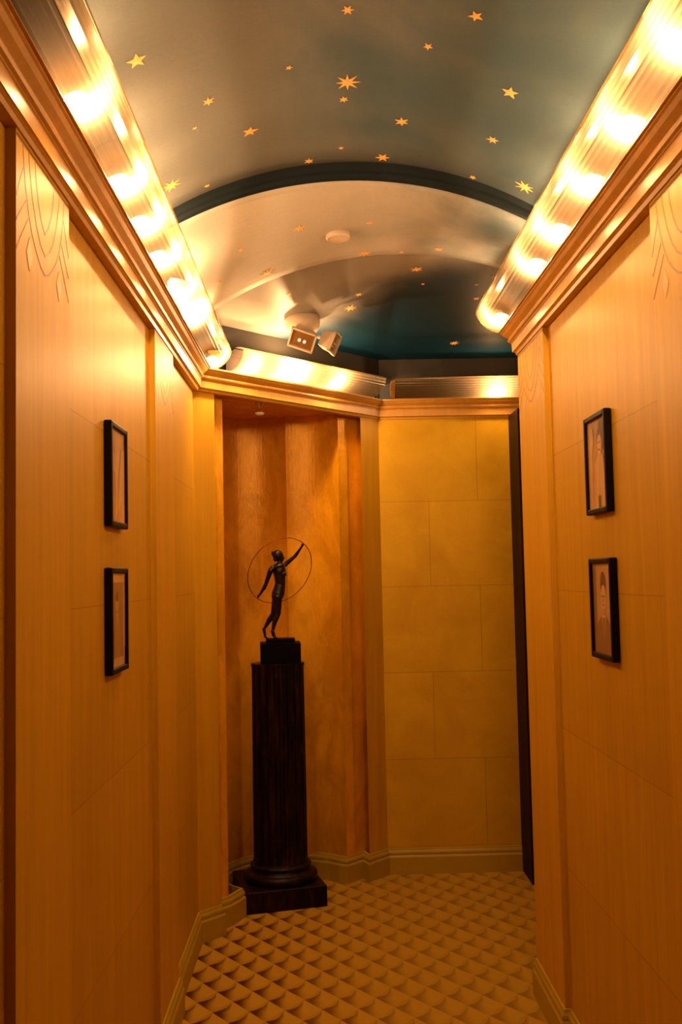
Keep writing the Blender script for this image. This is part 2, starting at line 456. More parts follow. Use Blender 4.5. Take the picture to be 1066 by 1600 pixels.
# baseboards ---------------------------------------------------------------
BPROF = [(-.004, 0), (.018, 0), (.018, .086), (.015, .092), (.012, .096), (.014, .104), (.013, .112), (.008, .121), (.006, .130), (-.004, .131)]
def baseboard(name, path, side=1):
    bm = bmesh.new(); sweep(bm, path, BPROF, side); return struct(name, bm, M['base'])
bl = [(LW, YB)]
for a, b in ((1.80, 2.18), (3.30, 3.70)): bl += [(LW, a), (LP, a), (LP, b), (LW, b)]
bl += [A, dg(tB), dg(tB, -.05)]
baseboard('baseboard_left', bl)
br = [(RW, YB)]
for a, b in ((1.84, 2.23), (3.36, 3.80)): br += [(RW, a), (RP, a), (RP, b)] + ([(RW, b)] if b < 3.7 else [])
baseboard('baseboard_right', br, -1)
nb = []
for i in range(25):
    th = math.radians(232 - 252 * i / 24) 
    nb.append((NC.x + .345 * math.cos(th), NC.y + .02 + .335 * math.sin(th)))
nb = [p for p in nb if (Vector(p) - Q).dot(N2) < -.085]
bm = bmesh.new(); sweep(bm, [dg(tB - .004, -.065)] + [SL2] + nb + [SR2, tuple(Vector(SR2) + D2 * .135), dg(tP), tuple(Q), (1.0, BACKY)], BPROF, 1)
struct('baseboard_back', bm, M['base'])

# cornice -------------------------------------------------------------------
CPROF = [(-.03, ZC - .012), (.004, ZC - .012), (.007, ZC - .002), (.013, ZC + .002), (.017, ZC + .003), (.019, ZC + .036), (.022, ZC + .038), (.022, ZC + .041),
         (.029, ZC + .044), (.032, ZC + .050), (.031, ZC + .055), (.027, ZC + .057), (.033, ZC + .062), (.043, ZC + .070), (.050, ZC + .079), (.055, ZC + .082), (.055, ZC + .088), (-.03, ZC + .088)]
pt_l = (LP, 5.34 - .7317 * (.30 - LP) / .6816)
bm = bmesh.new(); sweep(bm, [(LP, YB), (LP, pt_l[1] - .012), dg(0, .0), (XR, BACKY)], CPROF, 1); struct('trim_5', bm, M['corn'])
bm = bmesh.new(); sweep(bm, [(RP, YB), (RP, WEND), (XR, WEND)], CPROF, -1); struct('trim_6', bm, M['corn'])

# dark door standing in its jamb at the right of the back wall ---------------
bm = bmesh.new(); box(bm, (1.0, 5.085, 0), (1.075, BACKY + .01, ZC - .002)); bevel(bm, .004)
dr = struct('door_1', bm, M['mahog'])
bm = bmesh.new(); box(bm, (1.07, 5.10, .01), (1.86, 5.145, 2.25)); bevel(bm, .004)
leaf = link('door_leaf', bm, M['mahog'], dr)
bm = bmesh.new()
for z0, z1 in ((.2, 1.0), (1.12, 2.12)): box(bm, (1.19, 5.088, z0), (1.74, 5.102, z1))
bevel(bm, .006); link('door_panel', bm, M['mahog'], leaf)
bm = bmesh.new(); lathe(bm, [(.006, 0), (.006, .03), (.02, .035), (.024, .05), (.014, .062), (.002, .064)], (1.80, 5.10, 1.02), 24, (0, -1, 0))
link('door_knob', bm, M['brass'], leaf, True)

# ceiling ---------------------------------------------------------------------
CX0 = .1025
def arcz(x, ap, c, R):
    s = min(abs(x - c), R * .99); return ap - (R - math.sqrt(R * R - s * s))
def z1f(x, y): return arcz(x, 2.82, CX0, 1.138)
def z2f(x, y):
    t = (y - 3.05) / .75; t = t * t * (3 - 2 * t)
    return max(2.5, (1 - t) * arcz(x, 2.777, CX0, 1.17) + t * arcz(x, 2.785, .3, 1.3))
def z3f(x, y):
    dd = min(BACKY - y, (Q - Vector((x, y))).dot(-N2)) if x < .30 else BACKY - y
    if x < .30: dd = min(BACKY - y, (Vector((x, y)) - Q).dot(N2))
    else: dd = min(BACKY - y, (Vector((x, y)) - Q).dot(N2)) if (x - .30) * .7317 < (y - BACKY) * .6816 else BACKY - y
    g = 1 - (1 - min(max(dd / 1.2, 0), 1)) ** 2
    return 2.705 + .085 * g
def sheet(name, f, xs, ys, mat, up=.05):
    bm = bmesh.new()
    lo = [[bm.verts.new((x, y, f(x, y))) for x in xs] for y in ys]
    hi = [[bm.verts.new((x, y, f(x, y) + up)) for x in xs] for y in ys]
    for j in range(len(ys) - 1):
        for i in range(len(xs) - 1):
            bm.faces.new((lo[j][i], lo[j][i + 1], lo[j + 1][i + 1], lo[j + 1][i]))
            bm.faces.new((hi[j][i], hi[j + 1][i], hi[j + 1][i + 1], hi[j][i + 1]))
    ny, nx = len(ys), len(xs)
    for i in range(nx - 1):
        for j in (0, ny - 1): bm.faces.new((lo[j][i], lo[j][i + 1], hi[j][i + 1], hi[j][i]))
    for j in range(ny - 1):
        for i in (0, nx - 1): bm.faces.new((lo[j][i], lo[j + 1][i], hi[j + 1][i], hi[j][i]))
    o = struct(name, bm, mat)
    for p in o.data.polygons: p.use_smooth = abs(p.normal.z) > .3
    return o
def lin(a, b, n): return [a + (b - a) * i / n for i in range(n + 1)]
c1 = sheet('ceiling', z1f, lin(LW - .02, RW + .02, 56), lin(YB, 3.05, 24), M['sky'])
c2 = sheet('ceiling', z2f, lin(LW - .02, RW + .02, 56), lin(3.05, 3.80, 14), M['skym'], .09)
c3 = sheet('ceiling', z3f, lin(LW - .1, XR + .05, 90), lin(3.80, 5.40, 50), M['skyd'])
# arch moulding painted navy where the two vaults meet
bm = bmesh.new(); rows = []
for i in range(61):
    x = LW - .02 + (RW - LW + .04) * i / 60
    zt, zb = z1f(x, 0) + .004, z2f(x, 3.05)
    pr = [(3.054, zb + .002), (3.046, zb - .002), (3.036, zb + .004), (3.031, zb + .014), (3.030, (zb + zt) / 2), (3.020, zt - .012), (3.004, zt), (3.06, zt + .01)]
    rows.append([bm.verts.new((x, y, z)) for y, z in pr])
for a, b in zip(rows, rows[1:]):
    for j in range(len(a)): bm.faces.new((a[j], a[(j + 1) % len(a)], b[(j + 1) % len(a)], b[j]))
bm.faces.new(rows[0]); bm.faces.new(rows[-1][::-1])
struct('trim_7', bm, M['navy'])
# plain fascia band between the cove lights and the end ceiling
bm = bmesh.new()
prism(bm, [(LW - .02, A[1] - .02), dg(0, .012), (XR, BACKY - .012), (XR, BACKY + .01), (Q.x - .01, BACKY + .01), (LW - .02, A[1] + .01)], ZC + .07, 2.712)
struct('trim_8', bm, M['fascia'])

# gold stars painted on the vault: each a raised leaf of gold, part of its ceiling
STARS = [(-0.397, 2.174, 0.0233, 5), (-0.272, 2.476, 0.0167, 6), (-0.32, 2.586, 0.0077, 5), (-0.184, 2.71, 0.0219, 5), (-0.425, 2.854, 0.0291, 8), (-0.333, 2.966, 0.0086, 5), (0.075, 2.18, 0.0152, 6), (0.36, 2.16, 0.0168, 5), (0.27, 2.318, 0.0124, 5), (-0.065, 2.41, 0.0091, 5), (0.082, 2.512, 0.032, 8), (0.074, 2.604, 0.0136, 6), (0.487, 2.442, 0.0222, 5), (0.238, 2.724, 0.0201, 6), (0.489, 2.714, 0.0161, 6), (0.072, 2.908, 0.0085, 5), (0.199, 2.972, 0.0216, 6), (0.617, 2.918, 0.0278, 8), (0.474, 2.99, 0.011, 5), (-0.025, 2.985, 0.0153, 6), (0.175, 3.765, 0.0292, 8), (-0.192, 3.702, 0.0259, 8), (0.317, 3.772, 0.0107, 5), (0.451, 3.716, 0.0184, 6), (0.396, 4.012, 0.0254, 6), (0.442, 4.218, 0.0089, 5), (0.138, 4.47, 0.0341, 8), (0.17, 4.294, 0.0179, 6), (-0.13, 4.22, 0.0147, 5), (0.687, 5.096, 0.0247, 8), (0.705, 4.436, 0.0187, 6), (0.675, 4.238, 0.009, 5), (0.726, 4.126, 0.0117, 5), (-0.366, 3.574, 0.01, 5), (-0.269, 3.42, 0.0097, 5), (-0.066, 3.398, 0.0217, 6), (0.179, 3.428, 0.0122, 5)]
for (x, y, r, n) in STARS:
    f, par = (z1f, c1) if y < 3.05 else (z2f, c2) if y < 3.8 else (z3f, c3)
    e = .003
    nx = Vector((1, 0, (f(x + e, y) - f(x - e, y)) / (2 * e))).normalized(); ny = Vector((0, 1, (f(x, y + e) - f(x, y - e)) / (2 * e))).normalized()
    nrm = nx.cross(ny); nrm = -nrm if nrm.z > 0 else nrm
    c = Vector((x, y, f(x, y))); rot = random.uniform(-.5, .5); bm = bmesh.new()
    ring, ring2 = [], []
    for i in range(2 * n):
        rr = r * random.uniform(.9, 1.1) if i % 2 == 0 else r * (.42 if n < 8 else .36)
        a = rot + PI * i / n
        px, py = x + rr * math.cos(a), y + rr * math.sin(a) * 1.25
        q = Vector((px, py, f(px, py)))
        ring.append(bm.verts.new(q + nrm * .0012)); ring2.append(bm.verts.new(q - nrm * .001))
    m_ = 2 * n; top = bm.verts.new(c + nrm * .0022); bot = bm.verts.new(c - nrm * .001)
    for i in range(m_):
        bm.faces.new((ring[i], ring[(i + 1) % m_], top)); bm.faces.new((ring2[(i + 1) % m_], ring2[i], bot))
        bm.faces.new((ring[i], ring2[i], ring2[(i + 1) % m_], ring[(i + 1) % m_]))
    link('star', bm, M['star'], par)

# ------------------------------------------------------------------ cove lights
LIGHT = (1.0, .655, .41); POWER = 13.0
ldata = bpy.data.lights.new('cove_bulb', 'POINT'); ldata.color = LIGHT; ldata.energy = POWER; ldata.shadow_soft_size = .010
ldata2 = ldata.copy(); ldata2.energy = POWER * 4.5
ZB = ZC + .088
def shade_prof(thick=0.):
    pts = []
    N = 84
    for i in range(N + 1):
        t = math.radians(-8 + 96 * i / N)
        rip = .0016 * abs(math.sin(i / N * PI * 12))
        pts.append((.045 + (.100 - rip + thick) * math.sin(t), ZB + .094 - (.093 - rip + thick) * math.cos(t)))
    return pts
def cove(o2, d2, n2, s0, s1, bulbs, label, cap0=False, cap1=False, group='frosted cove light troughs', bo=.079, bz=.034, light_baffle=True):
    """trough along o2 + d2*s, leaning out along n2"""
    mid = o2 + d2 * (s0 + s1) / 2
    root = thing('cove_light', label, 'cove light', (mid.x, mid.y, ZB), group)
    def W(s, o, z): p = o2 + d2 * s + n2 * o; return (p.x, p.y, z)
    outer_, inner_ = shade_prof(0), shade_prof(-.003)
    bm = bmesh.new(); rows = []
    ns = 8
    for k in range(ns + 1):
        s = s0 + (s1 - s0) * k / ns
        rows.append([bm.verts.new(W(s, o, z)) for o, z in outer_])
    for a, b in zip(rows, rows[1:]):
        for j in range(len(a) - 1): bm.faces.new((a[j], a[j + 1], b[j + 1], b[j]))
    link('shade', bm, M['shade'], root, True)
    if light_baffle:                    # added frosted strip that softens bulb light going up to the ceiling
        bm = bmesh.new(); o_, z_ = outer_[-1]
        pr = [(.084, ZB + .1035), (.112, ZB + .1045), (o_ - .001, z_ + .002)]
        rows = [[bm.verts.new(W(s0 + (s1 - s0) * k / 4, *p)) for p in pr] for k in range(5)]
        for a, b in zip(rows, rows[1:]):
            for j in range(2): bm.faces.new((a[j], a[j + 1], b[j + 1], b[j]))
        link('top_diffuser', bm, M['shade'], root)
    # rolled lip along the free edge
    bm = bmesh.new(); o_, z_ = outer_[-1]; tube(bm, [W(s0, o_, z_), W((s0 + s1) / 2, o_, z_), W(s1, o_, z_)], .0035, 8); link('lip', bm, M['shade'], root, True)
    bm = bmesh.new(); 
    pr = [(.012, ZB), (.05, ZB), (.062, ZB - .001), (.062, ZB + .0015), (.05, ZB + .005), (.012, ZB + .006)]
    a = [bm.verts.new(W(s0, *p)) for p in pr]; b = [bm.verts.new(W(s1, *p)) for p in pr]
    for j in range(6): bm.faces.new((a[j], a[(j + 1) % 6], b[(j + 1) % 6], b[j]))
    bm.faces.new(a); bm.faces.new(b[::-1]); link('rail', bm, M['corn'], root)
    bm = bmesh.new()            # added dark baffle that holds bulb light off the fascia and ceiling
    top = [(.046, ZB + .088), (.066, ZB + .095), (.086, ZB + .099)] if light_baffle else []
    pr = [(.024, ZB + .008), (.026, ZB + .050), (.032, ZB + .076)] + top
    pr = pr + [(o + (.003 if k < 3 else -.001) * 0 - (.004 if k < 3 else 0), z + (.004 if k > 2 else 0)) for k, (o, z) in reversed(list(enumerate(pr)))]
    a = [bm.verts.new(W(s0, *p)) for p in pr]; b = [bm.verts.new(W(s1, *p)) for p in pr]
    for j in range(len(pr)): bm.faces.new((a[j], a[(j + 1) % len(pr)], b[(j + 1) % len(pr)], b[j]))
    bm.faces.new(a); bm.faces.new(b[::-1]); link('light_baffle', bm, M['baffle'], root)
    for s, on in ((s0, cap0), (s1, cap1)):
        if not on: continue
        bm = bmesh.new(); sg = 1 if s == s1 else -1
        ring = [(o, z) for o, z in shade_prof(.003)[::4]] + [(.045, ZB + .09)]
        a = [bm.verts.new(W(s, *p)) for p in ring]
        b = [bm.verts.new(W(s + sg * .022, p[0] * .985 + .0, p[1] * .7 + .3 * (ZB + .06))) for p in ring]; n = len(ring)
        for j in range(n): bm.faces.new((a[j], a[(j + 1) % n], b[(j + 1) % n], b[j]))
        bm.faces.new(b); ec = link('end_cap', bm, M['cap'], root, False); ec['label'] = 'dark amber end cap'
    for s in bulbs:
        hot = isinstance(s, tuple)
        s, bz_ = s if hot else (s, bz)
        bm = bmesh.new(); c = Vector(W(s, .102 if hot else bo, ZB + bz_))
        ax = (n2.x, n2.y, 0)
        lathe(bm, [(.004, -.034), (.008, -.027), (.013, -.013), (.0145, 0), (.012, .010), (.006, .017), (.001, .019)], c, 16, ax)
        bb = link('bulb', bm, M['bulb'], root, True)
        bm = bmesh.new(); lathe(bm, [(.005, -.040), (.006, -.039), (.006, -.033), (.004, -.031)], c, 16, ax); link('socket', bm, M['brass'], bb, origin=root.location)
        lo_ = bpy.data.objects.new('bulb_light', ldata2 if hot else ldata); COL.objects.link(lo_); lo_.parent = root; lo_.location = c - Vector(root.location)
    return root
lo2_, ld, ln = Vector((LP, 0)), Vector((0, 1)), Vector((1, 0))
ro2_, rn = Vector((RP, 0)), Vector((-1, 0))
cove(lo2_, ld, ln, .70, 2.299, [1.965], 'ribbed frosted cove light nearest the viewer along the left wall')
cove(lo2_, ld, ln, 2.30, 3.419, [2.38, 2.66, 2.95, 3.31], 'ribbed frosted cove light in the middle of the left wall run, four bright bulbs')
cove(lo2_, ld, ln, 3.42, 4.46, [3.66, 4.38], 'ribbed frosted cove light at the far end of the left wall, two bulbs', False, True)
cove(ro2_, ld, rn, .70, 1.789, [1.40, 1.76], 'ribbed frosted cove light at the top right corner, nearest on the right wall')
cove(ro2_, ld, rn, 1.79, 2.899, [2.10, 2.42, 2.77], 'ribbed frosted cove light in the middle of the right wall run, three bright bulbs')
cove(ro2_, ld, rn, 2.90, 3.85, [3.08, 3.73], 'ribbed frosted cove light ending in mid air at the end of the right wall', False, True)
qo = Q
cove(qo, -D2, N2, .10, 1.10, [.44, (.76, .088), 1.02], 'ribbed frosted cove light over the niche on the diagonal wall', bo=.090, bz=.036)
cove(Vector((0, BACKY)), Vector((1, 0)), Vector((0, -1)), .385, 2.55, [.925, 1.75, 2.2], 'frosted cove light on the back wall with one bright bulb showing', True, False)

# ------------------------------------------------------------------ pictures
def circle_pts(cx, cz, rx, rz, n=20, a0=0, a1=2 * PI):
    return [(cx + rx * math.cos(a0 + (a1 - a0) * i / n), cz + rz * math.sin(a0 + (a1 - a0) * i / n)) for i in range(n)]
def picture(side, yc, zc, w, h, label, layers):
    """layers: list of (material key, polygon in u,v with u right, v up, frame-centred)"""
    face = LW if side < 0 else RW; sg = 1 if side < 0 else -1
    root = thing('picture_frame', label, 'picture', (face, yc, zc - h / 2), 'framed photographs on the corridor walls')
    # looking at the left wall from the room, image right is +y; at the right wall image right is -y
    def W(u, v, d): return (face + sg * d, yc + (u if side < 0 else -u), zc + v)
    bw, T = .0155, .0215
    bm = bmesh.new()
    def bar(u0, v0, u1, v1):
        pts = [W(u, v, d) for u in (u0, u1) for v in (v0, v1) for d in (0.0005, T)]
        lo_ = [min(p[i] for p in pts) for i in range(3)]; hi_ = [max(p[i] for p in pts) for i in range(3)]
        box(bm, lo_, hi_)
    bar(-w / 2, -h / 2, -w / 2 + bw, h / 2); bar(w / 2 - bw, -h / 2, w / 2, h / 2)
    bar(-w / 2 + bw, -h / 2, w / 2 - bw, -h / 2 + bw); bar(-w / 2 + bw, h / 2 - bw, w / 2 - bw, h / 2)
    bevel(bm, .0035, 2); link('frame', bm, M['black_frame'], root)
    mats, idx = [], {}
    bm = bmesh.new()
    for li, (mk, poly) in enumerate(layers):
        if mk not in idx: idx[mk] = len(mats); mats.append(M[mk])
        d = .0125 + li * .00025
        iw, ih = w / 2 - bw + .001, h / 2 - bw + .001
        pl = [(max(-iw, min(iw, u)), max(-ih, min(ih, v))) for u, v in poly]
        vs = [bm.verts.new(W(u, v, d)) for u, v in pl]
        try:
            f_ = bm.faces.new(vs); f_.material_index = idx[mk]
            if f_.normal.dot(Vector((sg, 0, 0))) < 0: f_.normal_flip()
        except ValueError: pass
        if li == 0:
            v2 = [bm.verts.new(W(u, v, .003)) for u, v in pl]; n = len(pl)
            for j in range(n): bm.faces.new((vs[j], vs[(j + 1) % n], v2[(j + 1) % n], v2[j])).material_index = 0
            bm.faces.new(v2)
    me_ = link('photograph', bm, mats, root)
    bm = bmesh.new(); iw, ih = w / 2 - bw, h / 2 - bw
    pts = [W(u, v, d) for u in (-iw, iw) for v in (-ih, ih) for d in (.0165, .018)]
    box(bm, [min(p[i] for p in pts) for i in range(3)], [max(p[i] for p in pts) for i in range(3)]); link('glass', bm, M['pane'], root)
    return root
R_ = lambda a, b, c, d: [(a, b), (c, b), (c, d), (a, d)]
PW, PH = .215, .278
full = R_(-.2, -.2, .2, .2)
# left upper: pale sepia picture, a seated figure in light clothes
picture(-1, 2.715, 1.832, PW, PH, 'black framed pale sepia photograph, upper of the two on the left wall', [
    ('photo_pale', full), ('photo_tan', R_(-.2, -.2, -.02, .2)), ('photo_mid', circle_pts(-.05, .045, .025, .034)), ('photo_tan', circle_pts(-.045, .035, .019, .027)),
    ('photo_mid', [(-.2, -.13), (-.09, -.02), (-.06, .01), (-.03, .01), (-.015, -.06), (-.03, -.13)]), ('photo_pale', [(.0, -.2), (.02, .0), (.05, .08), (.2, .08), (.2, -.2)]),
    ('photo_tan', [(-.02, -.2), (.02, -.09), (.05, -.06), (.06, -.2)])])
# left lower: standing figure with a wide pale mount
picture(-1, 2.712, 1.446, PW, PH, 'black framed darker sepia photograph, lower of the two on the left wall', [
    ('photo_pale', full), ('photo_back', R_(-.085, -.100, .074, .100)), ('photo_tan', circle_pts(-.01, .045, .018, .024)), ('photo_dark', circle_pts(-.01, .062, .02, .014)),
    ('photo_mid', [(-.05, -.100), (-.045, -.01), (-.02, .02), (.002, .02), (.03, -.01), (.04, -.100)]), ('photo_tan', [(-.018, .018), (-.01, -.03), (0, .018)])])
# right upper: woman in pale dress with long strands of beads
picture(1, 2.765, 1.848, PW, PH, 'black framed sepia photograph of a woman in a pale dress, upper on the right wall', [
    ('photo_mid', full), ('photo_tan', R_(-.2, -.2, -.055, .2)), ('photo_dark', [(.02, .2), (.02, .05), (.2, .02), (.2, .2)]),
    ('photo_dark', circle_pts(.028, .060, .032, .038)), ('photo_pale', circle_pts(.026, .050, .021, .029)), ('photo_tan', circle_pts(-.05, .075, .02, .03)),
    ('photo_tan', [(-.05, -.2), (-.035, -.06), (-.02, .0), (.012, .025), (.04, .025), (.07, .0), (.085, -.06), (.08, -.2)]),
    ('photo_pale', [(-.018, -.2), (-.010, -.08), (.012, .018), (.02, .018), (.008, -.08), (.006, -.2)]),
    ('photo_pale', [(.05, .02), (.062, -.05), (.05, -.11), (.058, -.11), (.07, -.05), (.058, .02)]), ('photo_dark', R_(.004, -.125, .03, -.09)),
    ('photo_dark', circle_pts(.019, .056, .004, .003, 10)), ('photo_dark', circle_pts(.035, .056, .004, .003, 10)), ('photo_dark', circle_pts(.027, .036, .007, .003, 10))])
# right lower: man with swept-up dark hair in a dark jacket
picture(1, 2.762, 1.447, PW, PH, 'black framed sepia portrait of a man in a dark jacket, lower on the right wall', [
    ('photo_tan', full), ('photo_back', R_(-.2, -.2, -.06, .2)), ('photo_dark', circle_pts(.008, .066, .029, .036)), ('photo_pale', circle_pts(.008, .028, .026, .037)),
    ('photo_tan', R_(-.006, -.03, .022, .0)), ('photo_back', [(-.075, -.2), (-.07, -.05), (-.02, -.022), (.034, -.022), (.082, -.05), (.088, -.2)]),
    ('photo_pale', [(-.010, -.018), (.008, -.09), (.028, -.018)]), ('photo_dark', [(.002, -.025), (.008, -.09), (.016, -.025)]),
    ('photo_dark', circle_pts(-.003, .034, .006, .003, 10)), ('photo_dark', circle_pts(.019, .034, .006, .003, 10)), ('photo_mid', circle_pts(.008, .010, .008, .003, 10)),
    ('photo_mid', [(.006, .03), (.004, .018), (.012, .018), (.010, .03)])])

# ------------------------------------------------------------------ pedestal
PC = Vector((-.254, 4.985)); PA = math.radians(14.5)
root = thing('fluted_pedestal', 'dark brown fluted column pedestal on a square plinth in front of the niche', 'pedestal', (PC.x, PC.y, 0))
def rotz(bm, a, c=(0, 0)):
    for v in bm.verts:
        x, y = v.co.x - c[0], v.co.y - c[1]
        v.co.x = c[0] + x * math.cos(a) - y * math.sin(a); v.co.y = c[1] + x * math.sin(a) + y * math.cos(a)
bm = bmesh.new(); box(bm, (PC.x - .194, PC.y - .194, 0), (PC.x + .194, PC.y + .194, .098)); bevel(bm, .006, 3); rotz(bm, PA, PC)
link('plinth', bm, M['ped'], root)
SCN = PC + Vector((.012, -.005))
bm = bmesh.new()
prof = [(.165, .096)]
for i in range(11):
    t = -PI / 2 + PI * i / 10; prof.append((.158 + .020 * math.cos(t), .118 + .022 * math.sin(t)))
prof += [(.154, .142), (.148, .146), (.143, .152), (.141, .158)]
for i in range(7):
    t = -PI / 2 + PI * i / 6; prof.append((.139 + .009 * math.cos(t), .169 + .010 * math.sin(t)))
prof += [(.134, .181), (.131, .186)]
lathe(bm, prof, (SCN.x, SCN.y, 0), 72); link('base_moulding', bm, M['ped'], root, True)
bm = bmesh.new(); rows = []
NF = 20
for z, sc in ((.180, 1.03), (.19, 1.0), (.22, .995), (.5, .995), (.8, .985), (1.10, .975), (1.118, .98), (1.120, 1.0), (1.134, 1.0)):
    row = []
    for i in range(NF * 8):
        a = 2 * PI * i / (NF * 8) ; ph = (i % 8) / 8
        dp = .0105 * math.sin(PI * min(1, max(0, (ph - .12) / .76))) ** .7 if .12 < ph < .88 else 0
        if z < .2: dp *= 0
        r = (.131 - dp) * sc
        row.append(bm.verts.new((SCN.x + r * math.cos(a), SCN.y + r * math.sin(a), z)))
    rows.append(row)
for a, b in zip(rows, rows[1:]):
    n = len(a)
    for i in range(n): bm.faces.new((a[i], a[(i + 1) % n], b[(i + 1) % n], b[i]))
bm.faces.new(rows[0][::-1]); bm.faces.new(rows[-1]); link('shaft', bm, M['ped'], root)

# ------------------------------------------------------------------ statuette
SB = Vector((-.228, 4.985, 1.134)); FZ = 1.2525
root = thing('statuette', 'dark bronze statuette of a nude dancer holding a hoop on a black block', 'statuette', SB)
bm = bmesh.new(); box(bm, (SB.x - .098, SB.y - .085, 1.1342), (SB.x + .098, SB.y + .085, 1.233)); bevel(bm, .002, 2); rotz(bm, math.radians(4), SB.xy); link('base_block', bm, M['black_marble'], root)
bm = bmesh.new(); box(bm, (SB.x - .070, SB.y - .055, 1.232), (SB.x + .072, SB.y + .055, FZ)); bevel(bm, .002, 2); rotz(bm, math.radians(4), SB.xy); link('base_step', bm, M['black_marble'], root)
FO = Vector((-.254, 4.985, FZ - .001))         # figure origin: the toes
def FP(cx, cy, y=0.): return FO + Vector(((cx - 430) / 2092., y, (1195 - cy) / 2092.))
def capsule(bm, a, ra, b, rb, sx=1., seg=14):
    """tapered limb with round ends"""
    a = Vector(a); b = Vector(b); d = b - a; L = d.length; d = d / L if L > 1e-6 else Vector((0, 0, 1))
    s = d.cross(Vector((0, 1, 0))); s = s.normalized() if s.length > .01 else Vector((1, 0, 0)); w = d.cross(s)
    prof = [(-ra * math.cos(t), ra * math.sin(t)) for t in [PI / 2 * i / 5 for i in range(1, 6)]]
    prof = [(-ra * math.cos(PI / 2 * i / 5), ra * math.sin(PI / 2 * i / 5)) for i in range(0, 6)] + [(L + rb * math.sin(PI / 2 * i / 5), rb * math.cos(PI / 2 * i / 5)) for i in range(0, 6)]
    rows = [[bm.verts.new(a + d * h + r * (s * math.cos(2 * PI * j / seg) + w * sx * math.sin(2 * PI * j / seg))) for j in range(seg)] for h, r in ((h, max(r, 1e-4)) for h, r in prof)]
    for p, q in zip(rows, rows[1:]):
        for j in range(seg): bm.faces.new((p[j], p[(j + 1) % seg], q[(j + 1) % seg], q[j]))
    bm.faces.new(rows[0][::-1]); bm.faces.new(rows[-1])
def ell(bm, c, rx, ry, rz, tilt=0.):
    r = bmesh.ops.create_uvsphere(bm, u_segments=18, v_segments=12, radius=1)
    m_ = Matrix.Translation(c) @ Matrix.Rotation(tilt, 4, 'Y') @ Matrix.Diagonal((rx, ry, rz, 1))
    for v in r['verts']: v.co = m_ @ v.co
u = 1 / 2092.
bm = bmesh.new()
# torso
ell(bm, FP(489, 502), 68 * u, .037, 86 * u, .10)         # rib cage
ell(bm, FP(482, 455), 70 * u, .038, 42 * u, -.25)        # shoulder girdle
ell(bm, FP(532, 535, -.018), 30 * u, .014, 30 * u); ell(bm, FP(536, 535, .014), 28 * u, .014, 30 * u)   # breasts
capsule(bm, FP(492, 540), 61 * u, FP(497, 630), 54 * u, 1.12)
capsule(bm, FP(497, 630), 54 * u, FP(476, 725), 66 * u, 1.08)
ell(bm, FP(470, 740), 66 * u, .036, 70 * u, -.2)         # pelvis
ell(bm, FP(442, 762, -.014), 38 * u, .018, 46 * u); ell(bm, FP(442, 762, .016), 36 * u, .018, 46 * u)
# neck, head, face
capsule(bm, FP(492, 450), 27 * u, FP(490, 390), 24 * u)
ell(bm, FP(485, 345), 48 * u, .0205, 58 * u, .15)
ell(bm, FP(508, 372), 30 * u, .015, 34 * u, .2)          # jaw
capsule(bm, FP(533, 352), 5 * u, FP(541, 368), 8 * u)    # nose
capsule(bm, FP(528, 385), 6 * u, FP(531, 386), 6 * u, 1.8)   # lips
ell(bm, FP(519, 398), 11 * u, .006, 10 * u)              # chin
ell(bm, FP(482, 358, -.0195), 8 * u, .003, 13 * u); ell(bm, FP(482, 358, .0195), 8 * u, .003, 13 * u)   # ears
# legs: standing leg (near), trailing leg (far)
capsule(bm, FP(466, 770, -.014), 52 * u, FP(468, 935, -.012), 31 * u)
capsule(bm, FP(468, 935, -.012), 31 * u, FP(437, 1010, -.012), 29 * u); capsule(bm, FP(440, 990, -.012), 30 * u, FP(414, 1105, -.012), 15 * u)
capsule(bm, FP(402, 1118, -.012), 14 * u, FP(420, 1165, -.012), 15 * u); capsule(bm, FP(412, 1120, -.012), 16 * u, FP(432, 1180, -.013), 14 * u, 1.3)
capsule(bm, FP(432, 1180, -.013), 14 * u, FP(456, 1189, -.014), 8 * u, 1.6)
capsule(bm, FP(458, 775, .016), 50 * u, FP(420, 945, .018), 30 * u)
capsule(bm, FP(420, 945, .018), 30 * u, FP(372, 1010, .020), 28 * u); capsule(bm, FP(378, 1000, .02), 28 * u, FP(322, 1095, .022), 14 * u)
capsule(bm, FP(311, 1098, .022), 14 * u, FP(326, 1150, .022), 13 * u); capsule(bm, FP(320, 1100, .022), 15 * u, FP(328, 1178, .022), 13 * u, 1.2)
capsule(bm, FP(328, 1178, .022), 13 * u, FP(346, 1189, .022), 8 * u, 1.6)
# arms
HA, HB = FP(252, 770, 0), FP(742, 226, 0)
capsule(bm, FP(425, 470, -.030), 32 * u, FP(400, 500, -.036), 28 * u)
capsule(bm, FP(400, 500, -.036), 28 * u, FP(347, 640, -.026), 19 * u)
capsule(bm, FP(347, 640, -.026), 20 * u, FP(330, 675, -.021), 20 * u); capsule(bm, FP(335, 665, -.022), 20 * u, FP(283, 742, -.006), 11 * u)
capsule(bm, FP(515, 455, .026), 30 * u, FP(550, 432, .032), 25 * u)
capsule(bm, FP(550, 432, .032), 25 * u, FP(650, 352, .026), 18 * u)
capsule(bm, FP(650, 352, .026), 19 * u, FP(672, 325, .020), 18 * u); capsule(bm, FP(665, 335, .022), 18 * u, FP(722, 256, .005), 11 * u)
